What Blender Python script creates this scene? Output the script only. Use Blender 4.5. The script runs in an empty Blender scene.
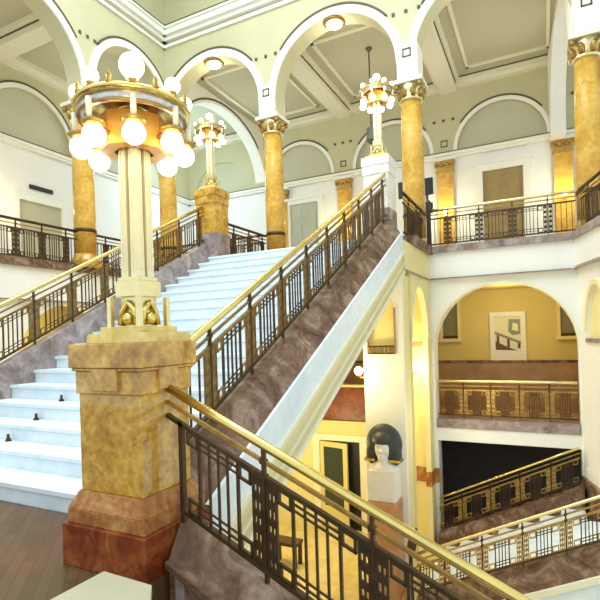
import bpy, math, random
from mathutils import Vector, Matrix
random.seed(7)
SC = bpy.context.scene
COL = SC.collection
PI = math.pi
sin, cos = math.sin, math.cos

# ------------------------------------------------------------------ materials
def newmat(name):
    m = bpy.data.materials.new(name); m.use_nodes = True
    nt = m.node_tree
    return m, nt, nt.nodes['Principled BSDF']

def plain(name, col, rough=.6, metal=0., noise=0., nscale=6., bump=0., spec=None):
    m, nt, b = newmat(name)
    b.inputs['Roughness'].default_value = rough
    b.inputs['Metallic'].default_value = metal
    if spec is not None: b.inputs['Specular IOR Level'].default_value = spec
    if noise > 0:
        tc = nt.nodes.new('ShaderNodeTexCoord'); n = nt.nodes.new('ShaderNodeTexNoise')
        n.inputs['Scale'].default_value = nscale; n.inputs['Detail'].default_value = 5
        r = nt.nodes.new('ShaderNodeValToRGB')
        r.color_ramp.elements[0].position = .3; r.color_ramp.elements[1].position = .7
        r.color_ramp.elements[0].color = tuple(c*(1-noise) for c in col) + (1,)
        r.color_ramp.elements[1].color = tuple(min(1, c*(1+noise*.6)) for c in col) + (1,)
        nt.links.new(tc.outputs['Object'], n.inputs['Vector'])
        nt.links.new(n.outputs['Fac'], r.inputs['Fac'])
        nt.links.new(r.outputs['Color'], b.inputs['Base Color'])
        if bump > 0:
            bp = nt.nodes.new('ShaderNodeBump'); bp.inputs['Strength'].default_value = bump
            nt.links.new(n.outputs['Fac'], bp.inputs['Height']); nt.links.new(bp.outputs['Normal'], b.inputs['Normal'])
    else:
        b.inputs['Base Color'].default_value = col + (1,)
    return m

def marble(name, c1, c2, c3, scale=3., rough=.3, vein=.5, coat=0., spec=.2):
    m, nt, b = newmat(name)
    b.inputs['Roughness'].default_value = rough; b.inputs['Specular IOR Level'].default_value = spec
    b.inputs['Coat Weight'].default_value = coat; b.inputs['Coat Roughness'].default_value = .04; b.inputs['Coat IOR'].default_value = 1.6
    tc = nt.nodes.new('ShaderNodeTexCoord')
    n = nt.nodes.new('ShaderNodeTexNoise'); n.inputs['Scale'].default_value = scale
    n.inputs['Detail'].default_value = 8; n.inputs['Roughness'].default_value = .65; n.inputs['Distortion'].default_value = 1.2
    r = nt.nodes.new('ShaderNodeValToRGB'); e = r.color_ramp.elements
    e[0].position = .33; e[0].color = c1 + (1,); e[1].position = .68; e[1].color = c3 + (1,)
    k = e.new(.5); k.color = c2 + (1,)
    n2 = nt.nodes.new('ShaderNodeTexNoise'); n2.inputs['Scale'].default_value = scale*7; n2.inputs['Detail'].default_value = 4
    mx = nt.nodes.new('ShaderNodeMixRGB'); mx.blend_type = 'MULTIPLY'; mx.inputs['Fac'].default_value = vein
    r2 = nt.nodes.new('ShaderNodeValToRGB'); r2.color_ramp.elements[0].position = .35; r2.color_ramp.elements[1].position = .6
    r2.color_ramp.elements[0].color = (.55, .5, .45, 1)
    L = nt.links.new
    L(tc.outputs['Object'], n.inputs['Vector']); L(tc.outputs['Object'], n2.inputs['Vector'])
    L(n.outputs['Fac'], r.inputs['Fac']); L(n2.outputs['Fac'], r2.inputs['Fac'])
    L(r.outputs['Color'], mx.inputs['Color1']); L(r2.outputs['Color'], mx.inputs['Color2'])
    L(mx.outputs['Color'], b.inputs['Base Color'])
    return m

def glow(name, col, strength):
    m, nt, b = newmat(name)
    b.inputs['Base Color'].default_value = (.9, .88, .8, 1)
    b.inputs['Emission Color'].default_value = col + (1,)
    b.inputs['Emission Strength'].default_value = strength
    return m

def parquet(name):
    m, nt, b = newmat(name)
    b.inputs['Roughness'].default_value = .38
    tc = nt.nodes.new('ShaderNodeTexCoord'); mp = nt.nodes.new('ShaderNodeMapping')
    mp.inputs['Rotation'].default_value = (0, 0, PI/4)
    br = nt.nodes.new('ShaderNodeTexBrick')
    br.inputs['Scale'].default_value = 1.; br.inputs['Brick Width'].default_value = .36; br.inputs['Row Height'].default_value = .07
    br.inputs['Mortar Size'].default_value = .003; br.offset = .5
    br.inputs['Color1'].default_value = (.15, .08, .035, 1); br.inputs['Color2'].default_value = (.21, .115, .05, 1)
    br.inputs['Mortar'].default_value = (.11, .055, .025, 1)
    n = nt.nodes.new('ShaderNodeTexNoise'); n.inputs['Scale'].default_value = 2.2; n.inputs['Detail'].default_value = 4
    mx = nt.nodes.new('ShaderNodeMixRGB'); mx.blend_type = 'MULTIPLY'; mx.inputs['Fac'].default_value = .6
    L = nt.links.new
    L(tc.outputs['Object'], mp.inputs['Vector']); L(mp.outputs['Vector'], br.inputs['Vector'])
    L(tc.outputs['Object'], n.inputs['Vector'])
    L(br.outputs['Color'], mx.inputs['Color1']); L(n.outputs['Color'], mx.inputs['Color2'])
    L(mx.outputs['Color'], b.inputs['Base Color'])
    return m

M = {}
M['wall_cream'] = plain('cream_green_paint', (.59, .55, .335), .75, noise=.05, nscale=1.2)
M['wall_white'] = plain('white_paint', (.86, .86, .80), .65, noise=.03, nscale=1.5)
M['wall_yellow'] = plain('yellow_paint', (.72, .58, .20), .7, noise=.06, nscale=1.5)
M['wall_pale'] = plain('pale_yellow_paint', (.84, .74, .36), .7, noise=.04, nscale=1.5)
M['ceil_grey'] = plain('pale_grey_green_plaster', (.54, .51, .34), .8, noise=.04, nscale=1.0)
M['trim_cream'] = plain('cream_plaster_trim', (.82, .79, .60), .6)
M['trim_white'] = plain('ivory_plaster', (.88, .87, .77), .6)
M['trim_dark'] = plain('dark_olive_line', (.11, .09, .045), .7)
M['siena'] = marble('siena_marble', (.36, .16, .015), (.66, .36, .045), (.84, .55, .13), 3.6, .45, .6, .8)
M['siena_pale'] = marble('pale_marble', (.80, .72, .56), (.90, .86, .76), (.94, .92, .88), 3.0, .3, .25)  # siena stone with strong light put into its colour
M['redstone'] = marble('red_marble', (.12, .02, .008), (.26, .055, .016), (.42, .14, .04), 3.5, .22, .55)
M['redstone_light'] = marble('orange_marble', (.30, .10, .03), (.48, .21, .06), (.64, .37, .14), 4.0, .25, .55)
M['brownstone'] = marble('brown_marble', (.085, .042, .024), (.20, .115, .07), (.40, .285, .20), 3.0, .25, .45)
M['greystone'] = marble('violet_grey_marble', (.20, .145, .125), (.34, .27, .25), (.52, .44, .42), 3.0, .3, .4)
M['white_marble'] = marble('white_marble', (.70, .81, .86), (.79, .87, .90), (.86, .91, .93), 1.5, .35, .12)
M['col_marble'] = marble('golden_column_marble', (.56, .29, .04), (.72, .42, .075), (.80, .53, .14), 2.2, .2, .3)
M['brass'] = plain('polished_brass', (.80, .62, .20), .26, 1., noise=.12, nscale=9)
M['brass_pale'] = plain('pale_brass', (.86, .74, .38), .3, .85, noise=.10, nscale=6)
M['gold'] = plain('aged_gold', (.46, .29, .075), .4, .8, noise=.3, nscale=14)
M['antique'] = plain('antique_brown_brass', (.27, .165, .055), .42, .75, noise=.3, nscale=14)
M['bronze'] = plain('dark_bronze', (.085, .05, .02), .42, .6, noise=.3, nscale=14)
M['amber'] = plain('amber_gilt', (.80, .36, .05), .35, .35, noise=.2, nscale=12)
M['silver'] = plain('silvered_metal', (.62, .60, .56), .3, .8, noise=.2, nscale=30)
M['candle'] = plain('ivory_candle_sleeve', (.88, .83, .62), .5)
M['lamp_ivory'] = plain('pale_gilt_shaft', (.83, .76, .50), .38, .35, noise=.08, nscale=5)
M['siena_light'] = marble('light_siena_marble', (.58, .44, .12), (.74, .60, .22), (.82, .70, .34), 3.0, .3, .3)
M['globe'] = glow('lit_opal_glass', (1., .93, .76), 4.)
M['sconce_glow'] = glow('lit_sconce_glass', (1., .86, .5), 9.)
M['floor_yellow'] = marble('yellow_hall_tile', (.62, .50, .18), (.72, .60, .26), (.80, .70, .36), 1.2, .35, .15)
M['parquet'] = parquet('parquet')
M['dado'] = plain('tan_marble_dado', (.42, .25, .115), .35, noise=.25, nscale=2.5)
M['dado_dark'] = marble('dark_red_dado', (.13, .035, .015), (.23, .07, .03), (.35, .14, .06), 2.5, .3, .4)
M['door_tan'] = plain('tan_wood_door', (.34, .235, .075), .5, noise=.15, nscale=4)
M['door_grey'] = plain('grey_green_door', (.48, .48, .37), .55, noise=.08, nscale=3)
M['door_yellow'] = plain('yellow_painted_wood', (.70, .60, .24), .5)
M['dark_glass'] = plain('dark_green_glass', (.035, .05, .028), .12)
M['lunette'] = plain('grey_green_lunette_paint', (.56, .54, .38), .75, noise=.04, nscale=1.2)
M['stringer_yellow'] = plain('yellow_cream_stringer', (.80, .69, .33), .6)
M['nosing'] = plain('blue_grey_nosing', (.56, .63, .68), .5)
M['black'] = plain('black_paint', (.012, .012, .012), .5)
M['dark_wall'] = plain('charcoal_wall', (.075, .062, .058), .8, noise=.15, nscale=4)  # darkness of the unlit stairwell as a wall colour
M['slate'] = plain('dark_grey_hair', (.05, .055, .05), .5, noise=.3, nscale=18)
M['plaster'] = plain('white_plaster_figure', (.85, .81, .74), .6, noise=.06, nscale=8)
M['skin'] = plain('ivory_plaster_face', (.84, .74, .56), .55)
M['terracotta'] = plain('terracotta_plinth', (.55, .27, .12), .5, noise=.15, nscale=6)
M['slab'] = plain('cream_stone_slab', (.48, .45, .31), .5, noise=.08, nscale=5)
M['pic_light'] = plain('picture_cream', (.80, .78, .52), .5)
M['pic_mid'] = plain('picture_sand', (.62, .55, .28), .5)
M['pic_dark'] = plain('picture_brown', (.13, .07, .03), .5)
M['pic_green'] = plain('picture_grey_green', (.26, .28, .18), .5)
M['pane_olive'] = plain('olive_pane', (.24, .22, .12), .3)
M['pane_grey'] = plain('grey_pane', (.45, .44, .40), .3)
M['lamp_grey'] = plain('grey_metal', (.18, .18, .14), .5, .5)

# ------------------------------------------------------------------ mesh helpers
ORG = {}     # object name -> world origin
def org(o): return ORG.get(o.name, Vector((0, 0, 0))) if o else Vector((0, 0, 0))

class MB:
    def __init__(s): s.v = []; s.f = []; s.smooth = []
    def add(s, vs, fs, smooth=False):
        n = len(s.v); s.v += [tuple(v) for v in vs]
        for f in fs: s.f.append(tuple(i+n for i in f)); s.smooth.append(smooth)
        return s
    def hexa(s, p):   # 8 points: 0-3 bottom ring, 4-7 top ring
        return s.add(p, [(3,2,1,0), (4,5,6,7), (0,1,5,4), (1,2,6,5), (2,3,7,6), (3,0,4,7)])
    def box(s, x0, x1, y0, y1, z0, z1):
        return s.hexa([(x0,y0,z0),(x1,y0,z0),(x1,y1,z0),(x0,y1,z0),(x0,y0,z1),(x1,y0,z1),(x1,y1,z1),(x0,y1,z1)])
    def frustum(s, cx, cy, z0, z1, a0, b0, a1, b1):
        return s.hexa([(cx-a0,cy-b0,z0),(cx+a0,cy-b0,z0),(cx+a0,cy+b0,z0),(cx-a0,cy+b0,z0),
                       (cx-a1,cy-b1,z1),(cx+a1,cy-b1,z1),(cx+a1,cy+b1,z1),(cx-a1,cy+b1,z1)])
    def lathe(s, cx, cy, prof, n=24, smooth=True, cap=True):
        vs = []; fs = []; k = len(prof)
        for i in range(n):
            a = 2*PI*i/n
            for r, z in prof: vs.append((cx+r*cos(a), cy+r*sin(a), z))
        for i in range(n):
            j = (i+1) % n
            for q in range(k-1): fs.append((i*k+q, j*k+q, j*k+q+1, i*k+q+1))
        if cap:
            if prof[0][0] > 1e-4: fs.append(tuple(i*k for i in reversed(range(n))))
            if prof[-1][0] > 1e-4: fs.append(tuple(i*k+k-1 for i in range(n)))
        return s.add(vs, fs, smooth)
    def sphere(s, c, r, n=16, m=10, sx=1, sy=1, sz=1):
        prof = [(r*sin(PI*i/m), -r*cos(PI*i/m)) for i in range(m+1)]
        vs = []; fs = []; k = m+1
        for i in range(n):
            a = 2*PI*i/n
            for q, z in prof: vs.append((c[0]+sx*q*cos(a), c[1]+sy*q*sin(a), c[2]+sz*z))
        for i in range(n):
            j = (i+1) % n
            for q in range(m): fs.append((i*k+q, j*k+q, j*k+q+1, i*k+q+1))
        return s.add(vs, fs, True)
    def tube(s, pts, r, n=8, smooth=True):
        pts = [Vector(p) for p in pts]; vs = []; fs = []
        for i, p in enumerate(pts):
            t = (pts[min(i+1, len(pts)-1)] - pts[max(i-1, 0)]).normalized()
            a = t.cross(Vector((0,0,1)));  a = a.normalized() if a.length > 1e-3 else Vector((1,0,0))
            b = a.cross(t).normalized()
            rr = r[i] if isinstance(r, (list, tuple)) else r
            for k in range(n):
                w = 2*PI*k/n; vs.append(p + a*rr*cos(w) + b*rr*sin(w))
        for i in range(len(pts)-1):
            for k in range(n):
                l = (k+1) % n; fs.append((i*n+k, i*n+l, (i+1)*n+l, (i+1)*n+k))
        fs.append(tuple(reversed(range(n)))); fs.append(tuple((len(pts)-1)*n+k for k in range(n)))
        return s.add(vs, fs, smooth)
    def prism(s, poly, mapf, d0, d1):   # poly list of (a,b); mapf(a,b,d)->xyz
        n = len(poly)
        vs = [mapf(a, b, d0) for a, b in poly] + [mapf(a, b, d1) for a, b in poly]
        fs = [tuple(reversed(range(n))), tuple(range(n, 2*n))] + [(i, (i+1) % n, n+(i+1) % n, n+i) for i in range(n)]
        return s.add(vs, fs)
    def build(s, name, mat, parent=None, kind=None, label=None, bevel=0):
        me = bpy.data.meshes.new(name)
        o0 = org(parent)
        me.from_pydata([(v[0]-o0.x, v[1]-o0.y, v[2]-o0.z) for v in s.v], [], s.f)
        me.materials.append(M[mat]); me.polygons.foreach_set('use_smooth', s.smooth)
        bm_fix(me); me.update()
        o = bpy.data.objects.new(name, me); COL.objects.link(o)
        if parent is not None: o.parent = parent; ORG[o.name] = o0
        if kind: o['kind'] = kind
        if label: o['label'] = label
        if bevel > 0:
            b = o.modifiers.new('bevel', 'BEVEL'); b.width = bevel; b.segments = 2; b.limit_method = 'ANGLE'
        return o

import bmesh
def bm_fix(me):
    bm = bmesh.new(); bm.from_mesh(me); bmesh.ops.recalc_face_normals(bm, faces=bm.faces); bm.to_mesh(me); bm.free()

def thing(name, loc, label, cat, group=None):
    o = bpy.data.objects.new(name, None); COL.objects.link(o); o.location = loc
    o.empty_display_size = .2
    ORG[o.name] = Vector(loc); o['label'] = label; o['category'] = cat
    if group: o['group'] = group
    return o
def tag(o, label, cat, group=None):
    o['label'] = label; o['category'] = cat
    if group: o['group'] = group
    return o
def cp(src, parent, d, name=None):
    o = src.copy(); COL.objects.link(o); o.parent = parent; o.location = Vector(src.location) + Vector(d)
    ORG[o.name] = org(parent); return o
def copy_tree(src, parent=None):
    o = src.copy(); COL.objects.link(o); o.parent = parent
    for ch in list(src.children): copy_tree(ch, o)
    return o
def struct(mb, name, mat): return mb.build(name, mat, None, 'structure')

# ------------------------------------------------------------------ dimensions
RISE, TREAD, Y1, NST = .1645, .3204, 2.591, 18
SL = RISE/TREAD
UP = NST*RISE               # upper floor 2.96
YTOP = Y1 + (NST-1)*TREAD   # 8.04
LOW = -3.0
YC = 10.5                   # back column line
XCOL = [-9.15, -5.80, -2.40, .85]
XL_ = -9.15
CAPZ = 6.63
YF = 15.6                   # far wall of the back gallery
XF = -12.5                  # far wall of the left gallery
CEIL = 8.85
def nos(y): return RISE + (y-Y1)*SL

# ------------------------------------------------------------------ arched wall
def arch_wall(fr, u0, u1, z0, z1, thick, ops, n=28):
    """fr(u,v,z)->xyz, v in 0..thick. ops: (uc, half, zsill, zspring, rise)"""
    mb = MB(); ops = sorted(ops); cuts = [u0]
    segs = []
    cur = u0
    for (uc, h, zs, zp, rise) in ops:
        if uc-h > cur: segs.append((cur, uc-h, None))
        us = [uc - h*cos(PI*i/n) for i in range(n+1)]
        for a, b in zip(us[:-1], us[1:]): segs.append((a, b, (uc, h, zs, zp, rise)))
        cur = uc+h
    if cur < u1: segs.append((cur, u1, None))
    def prism4(a, b, la, lb, ha, hb):
        mb.hexa([fr(a,0,la), fr(b,0,lb), fr(b,thick,lb), fr(a,thick,la), fr(a,0,ha), fr(b,0,hb), fr(b,thick,hb), fr(a,thick,ha)])
    for a, b, op in segs:
        if op is None: prism4(a, b, z0, z0, z1, z1)
        else:
            uc, h, zs, zp, rise = op
            za = zp + rise*math.sqrt(max(0, 1-((a-uc)/h)**2)); zb = zp + rise*math.sqrt(max(0, 1-((b-uc)/h)**2))
            prism4(a, b, za, zb, z1, z1)
            if zs > z0: prism4(a, b, z0, z0, zs, zs)
    return mb
def arc_band(fr, uc, zp, r0, r1, rise0, rise1, v0, v1, a0=0., a1=PI, n=28):
    mb = MB()
    for i in range(n):
        p = a0+(a1-a0)*i/n; q = a0+(a1-a0)*(i+1)/n
        P = lambda r, ri, t, v: fr(uc+r*cos(t), v, zp+ri*sin(t))
        mb.hexa([P(r0,rise0,p,v0), P(r0,rise0,q,v0), P(r0,rise0,q,v1), P(r0,rise0,p,v1),
                 P(r1,rise1,p,v0), P(r1,rise1,q,v0), P(r1,rise1,q,v1), P(r1,rise1,p,v1)])
    return mb
TRIM = [0]
def trim(mb, mat):
    TRIM[0] += 1
    return struct(mb, 'trim_%d' % TRIM[0], mat)
frY = lambda y: (lambda u, v, z: (u, y+v, z))            # wall facing -Y, u = x
frX = lambda x: (lambda u, v, z: (x-v, u, z))            # wall facing +X, u = y, depth to -X
frXr = lambda x: (lambda u, v, z: (x+v, u, z))

# ================================================================== SETTING
# --- landing with parquet (the camera stands on it)
struct(MB().box(-9.0, -1.98, -3, 2.6, -.6, 0).box(-1.98, 3, -3, .45, -.6, 0), 'floor', 'parquet')
struct(MB().box(-13, 6, 2.0, 16, -3.3, LOW), 'floor_lower_hall', 'floor_yellow')
# upper gallery slabs
g = MB().box(XF, 4, 10.13, YF, 2.42, UP-.002).box(XF, -9.06, 0, 10.12, 2.42, UP-.002).box(-6.36, -2.1, YTOP+.04, 10.12, 2.42, UP-.002)
struct(g, 'floor_upper_gallery', 'greystone')

# --- back arcade
W0, WT = YC-.22, .44
bays = [(XCOL[i]+XCOL[i+1])/2 for i in range(3)]
SPR = 7.02
HB = 1.47
ops = [(c, HB, 6.6, SPR, HB) for c in bays] + [(XCOL[3]+1.68, HB, 6.6, SPR, HB)]
struct(arch_wall(frY(W0), XL_-.22, 5.0, CAPZ, 11.6, WT, ops), 'wall_back', 'wall_cream')
for c in bays:
    trim(arc_band(frY(W0), c, SPR, HB-.0, HB+.17, HB, HB+.17, -.045, .0), 'trim_white')
    trim(arc_band(frY(W0), c, SPR, HB+.17, HB+.215, HB+.17, HB+.215, -.06, .0, .22*PI, .78*PI), 'trim_dark')
for x in XCOL[1:4]:            # impost: white face, little square ornament, dots between the hoods
    trim(MB().box(x-.215, x+.215, W0-.05, W0+WT+.05, CAPZ, SPR+.35), 'trim_white')
    q = MB()
    for a, b, c_, d in ((-.09,.09,.0,.025), (-.09,.09,.155,.18), (-.09,-.065,.0,.18), (.065,.09,.0,.18)):
        q.box(x+a, x+b, W0-.065, W0-.05, SPR+.06+c_, SPR+.06+d)
    trim(q, 'trim_dark')
    q = MB()
    for k in (-.27, 0, .27): q.box(x+k-.03, x+k+.03, W0-.03, W0, 8.03, 8.09)
    trim(q, 'trim_dark')
# --- left arcade (wall runs along the depth)
SPL = 7.3
lops = [(9.10, 1.165, 6.6, SPL, 1.17), (6.10, 1.46, 6.6, 6.95, 1.47), (2.75, 1.46, 6.6, 6.95, 1.47)]
struct(arch_wall(frX(XL_+.22), .5, W0-.001, CAPZ, 11.6, .44, lops), 'wall_left', 'wall_cream')
for uc, h, _, zp, ri in lops:
    trim(arc_band(frX(XL_+.22), uc, zp, h, h+.16, ri, ri+.16, -.045, 0), 'trim_white')
    trim(arc_band(frX(XL_+.22), uc, zp, h+.16, h+.205, ri+.16, ri+.205, -.06, 0, .2*PI, .8*PI), 'trim_dark')
q = MB()
for yy in (7.55, 7.75, 7.95): q.box(XL_+.22, XL_+.25, yy-.03, yy+.03, 8.1, 8.16)
trim(q, 'trim_dark')
# --- cornice
cb = MB(); cl = MB()
for z0, z1, d in ((9.12, 9.2, .05), (9.26, 9.36, .12), (9.36, 9.5, .2), (9.5, 9.56, .24)):
    cb.box(XL_+.22, 5, W0-d, W0+.02, z0, z1); cl.box(XL_+.2, XL_+.22+d, .5, W0, z0, z1)
trim(cb, 'trim_white'); trim(cl, 'trim_white')
trim(MB().box(XL_+.3, 5, W0-.246, W0-.1, 9.555, 9.585).box(XL_+.22+.1, XL_+.22+.246, .5, W0-.1, 9.555, 9.585), 'trim_dark')
# ceiling of the hall with an unseen lantern opening added to let daylight in (bars only)
cg = MB().box(XL_, 5, W0-2.0, W0+.4, 11.6, 11.8).box(XL_-.3, XL_+2.0, -1, W0-2.0, 11.6, 11.8).box(-.6, 5, -1, W0-2.0, 11.6, 11.8)
struct(cg, 'ceiling', 'ceil_grey')
sk = MB()
for i in range(1, 7): sk.box(XL_+2+i*.93, XL_+2.06+i*.93, -1, W0-2, 11.65, 11.75)
for j in range(1, 8): sk.box(XL_+2, -.6, -1+j*1.15, -.94+j*1.15, 11.65, 11.75)
struct(sk, 'window_1', 'trim_white')  # bars of the added unseen lantern opening, not a real window

# --- galleries: far walls, ceiling, beams
FXS = [-9.2, -5.88, -2.57, .62]
fops = []
struct(MB().box(XF, 4.5, YF, YF+.3, 2.42, 6.7), 'wall_gallery_back', 'wall_white')
struct(MB().box(XF-.3, XF, -1, YF, 2.42, 6.7), 'wall_gallery_left', 'wall_white')
struct(MB().box(XF, 4.5, YF, YF+.3, 6.7, CEIL+.2), 'wall_gallery_back_lunettes', 'lunette')
struct(MB().box(XF-.3, XF, -1, YF, 6.7, CEIL+.2), 'wall_gallery_left_lunettes', 'lunette')
struct(MB().box(XF-.2, XL_+.1, -1, YF, CEIL, CEIL+.2).box(XL_+.1, 4.5, W0+WT, YF, CEIL, CEIL+.2), 'ceiling_gallery', 'ceil_grey')
# upper (lunette) zone of the far walls: cream with blind arches cut through to white wall
ub = [(-7.54, 1.22, 6.75, 6.8, 1.2), (-4.22, 1.22, 6.75, 6.8, 1.2), (-.97, 1.22, 6.75, 6.8, 1.2), (2.35, 1.22, 6.75, 6.8, 1.2), (-10.9, 1.22, 6.75, 6.8, 1.2)]
struct(arch_wall(frY(YF-.1), XF, 4.5, 6.75, CEIL, .1, ub), 'wall_gallery_back_upper', 'wall_cream')
for uc, h, _, zp, ri in ub[:4]:
    trim(arc_band(frY(YF-.1), uc, zp, h, h+.11, ri, ri+.11, -.03, 0), 'trim_white')
    trim(arc_band(frY(YF-.1), uc, zp, h+.11, h+.16, ri+.11, ri+.16, -.04, 0, .2*PI, .8*PI), 'trim_dark')
for x in FXS[1:]:
    q = MB()
    for k in (-.28, 0, .28): q.box(x+k-.04, x+k+.04, YF-.125, YF-.1, 7.72, 7.79)
    q2 = MB()
    for a, b, c_, d in ((-.1,.1,.0,.025), (-.1,.1,.175,.2), (-.1,-.075,.0,.2), (.075,.1,.0,.2)):
        q.box(x+a, x+b, YF-.12, YF-.1, 6.95+c_, 6.95+d)
    trim(q, 'trim_dark')
lb = [(8.75, 1.3, 6.75, 6.85, 1.35), (12.6, 1.3, 6.75, 6.85, 1.35), (5.2, 1.3, 6.75, 6.85, 1.35)]
struct(arch_wall(frX(XF+.1), -1, YF, 6.75, CEIL, .1, lb), 'wall_gallery_left_upper', 'wall_cream')
for uc, h, _, zp, ri in lb:
    trim(arc_band(frX(XF+.1), uc, zp, h, h+.12, ri, ri+.12, -.03, 0), 'trim_white')
    trim(arc_band(frX(XF+.1), uc, zp, h+.12, h+.17, ri+.12, ri+.17, -.04, 0, .1*PI, .75*PI), 'trim_dark')
fc = MB(); fl = MB()
for z0, z1, d in ((6.6, 6.66, .14), (6.66, 6.75, .2)):
    fc.box(XF, 4.5, YF-d, YF, z0, z1); fl.box(XF, XF+d, -1, YF, z0, z1)
trim(fc, 'trim_white'); trim(fl, 'trim_white')
trim(MB().box(XF, 4.5, YF-.212, YF-.1, 6.745, 6.77).box(XF+.1, XF+.212, -1, YF-.2, 6.745, 6.77), 'trim_dark')
# beams along the depth over each column + ceiling mouldings
bm_ = MB(); bd = MB()
for x in (XCOL[1], XCOL[2]):
    bm_.box(x-.24, x+.24, W0+WT, YF, CEIL-.28, CEIL).box(x-.36, x+.36, W0+WT, YF, CEIL-.1, CEIL)
    bd.box(x+.24, x+.262, W0+WT, YF-.2, CEIL-.13, CEIL-.1).box(x-.262, x-.24, W0+WT, YF-.2, CEIL-.13, CEIL-.1)
for y in (YC+.0-2.78, YC-6.1):
    bm_.box(XF, XL_-.22, y-.24, y+.24, CEIL-.28, CEIL).box(XF, XL_-.22, y-.36, y+.36, CEIL-.1, CEIL)
    bd.box(XF, XL_-.22, y+.24, y+.262, CEIL-.13, CEIL-.1).box(XF, XL_-.22, y-.262, y-.24, CEIL-.13, CEIL-.1)
for d, h in ((.3, .12), (.18, .22)):
    bm_.box(XF, 4.5, YF-d-.1, YF-.1, CEIL-h, CEIL).box(XL_, 4.5, W0+WT, W0+WT+d, CEIL-h, CEIL)
    bm_.box(XF+.1, XF+.1+d, -1, YF, CEIL-h, CEIL).box(XL_-.22-d, XL_-.22, .5, W0, CEIL-h, CEIL)
bd.box(XF, 4.5, YF-.42, YF-.4, CEIL-.03, CEIL)
trim(bm_, 'trim_cream'); trim(bd, 'trim_dark')
# inset ceiling panel mouldings
q = MB()
for x0, x1 in ((XCOL[2]+.62, XCOL[3]-.5), (XCOL[1]+.62, XCOL[2]-.62), (XL_+.5, XCOL[1]-.62)):
    for a, b, c_, d in ((x0, x1, 11.5, 11.58), (x0, x1, 14.7, 14.78), (x0, x0+.08, 11.5, 14.78), (x1-.08, x1, 11.5, 14.78)):
        q.box(a, b, c_, d, CEIL-.05, CEIL)
trim(q, 'trim_cream')
# transverse arches between the corner columns and the far wall
YM = (YC+.22+YF)/2; HH = (YF-YC-.22)/2-.1
struct(arch_wall(frX(XL_+.2), YC+.221, YF-.11, 6.53, CEIL, .4, [(YM, HH, 6.5, 6.95, 1.7)]), 'wall_gallery_cross_left', 'trim_white')
trim(arc_band(frX(XL_+.2), YM, 6.95, HH+.02, HH+.08, 1.78, 1.83, -.02, 0, .2*PI, .8*PI), 'trim_dark')
cd_ = Vector((.32, -4.77, 0)); CLN = cd_.length-.02; cd_.normalize()
def frC(u, v, z): return (.30+cd_.x*u-cd_.y*v, YF-.11+cd_.y*u+cd_.x*v, z)
struct(arch_wall(frC, 0, CLN, 6.53, CEIL, .36, [(CLN/2+.05, CLN/2-.5, 6.5, 6.95, 1.7)]), 'wall_gallery_cross_right', 'trim_white')
# ceiling of the right corner bay
# --- wells: fascias and lower walls
def fascia(name, mb_w, mb_d):
    struct(mb_w, name, 'wall_white')
XA, XB, YW = -2.05, .585, 10.1
# right-hand well, back wall with the big arch and the opening under it
wb = arch_wall(frY(YW), XA, XB, -.88, 2.42, .35, [(-.715, 1.275, -.62, .96, 1.27)])
struct(wb, 'wall_well_back', 'wall_white')
trim(arc_band(frY(YW), -.715, .96, 1.275, 1.315, 1.27, 1.31, -.02, 0), 'trim_cream')
# side jambs down to the floor
struct(MB().box(XA, -1.97, YW, YW+.35, LOW, -.88).box(.56, XB, YW, YW+.35, LOW, -.88), 'wall_well_back_jambs', 'wall_white')
# fascia
struct(MB().box(XA-.02, XB+.05, YW-.06, YW-.001, 2.38, 2.89), 'wall_well_fascia', 'wall_white')
trim(MB().box(XA, XB, YW-.1, YW-.04, 2.36, 2.385), 'greystone')
trim(MB().box(XA-.02, XB+.05, YW-.12, YW+.15, 2.89, UP+.06), 'greystone')
# right wall of the well (slightly splayed)
rd = Vector((.30, -1.2, 0)).normalized(); RO = Vector((XB, YW, 0))
def frR(u, v, z):  # u along wall towards viewer, v outwards to +X
    n = Vector((-rd.y, rd.x, 0)); p = RO + rd*u + n*v; return (p.x, p.y, z)
struct(arch_wall(frR, -.1, 3.4, LOW, 2.42, .06, [(.78, .42, 1.12, 1.25, .78), (2.1, .42, 1.12, 1.25, .78)]), 'wall_right', 'wall_white')
struct(MB().hexa([frR(-.1,.06,LOW), frR(3.4,.06,LOW), frR(3.4,.3,LOW), frR(-.1,.3,LOW), frR(-.1,.06,2.42), frR(3.4,.06,2.42), frR(3.4,.3,2.42), frR(-.1,.3,2.42)]), 'wall_right_backing', 'wall_pale')
def rbox(u0, u1, v0, v1, z0, z1):
    return MB().hexa([frR(u0,v0,z0), frR(u1,v0,z0), frR(u1,v1,z0), frR(u0,v1,z0), frR(u0,v0,z1), frR(u1,v0,z1), frR(u1,v1,z1), frR(u0,v1,z1)])
struct(rbox(0, 3.4, -.06, -.001, 2.42, 2.89), 'wall_right_fascia', 'wall_white')
trim(rbox(0, 3.4, -.085, -.04, 2.36, 2.385), 'greystone')
trim(rbox(.12, 3.4, -.12, .3, 2.89, UP+.06), 'greystone')
trim(arc_band(frR, .78, 1.25, .42, .5, .78, .86, -.02, 0), 'wall_pale')
trim(rbox(.36, 1.2, -.03, .06, 1.06, 1.13), 'greystone')
trim(rbox(.0, 3.4, -.05, 0, LOW, -1.35), 'brownstone')
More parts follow.
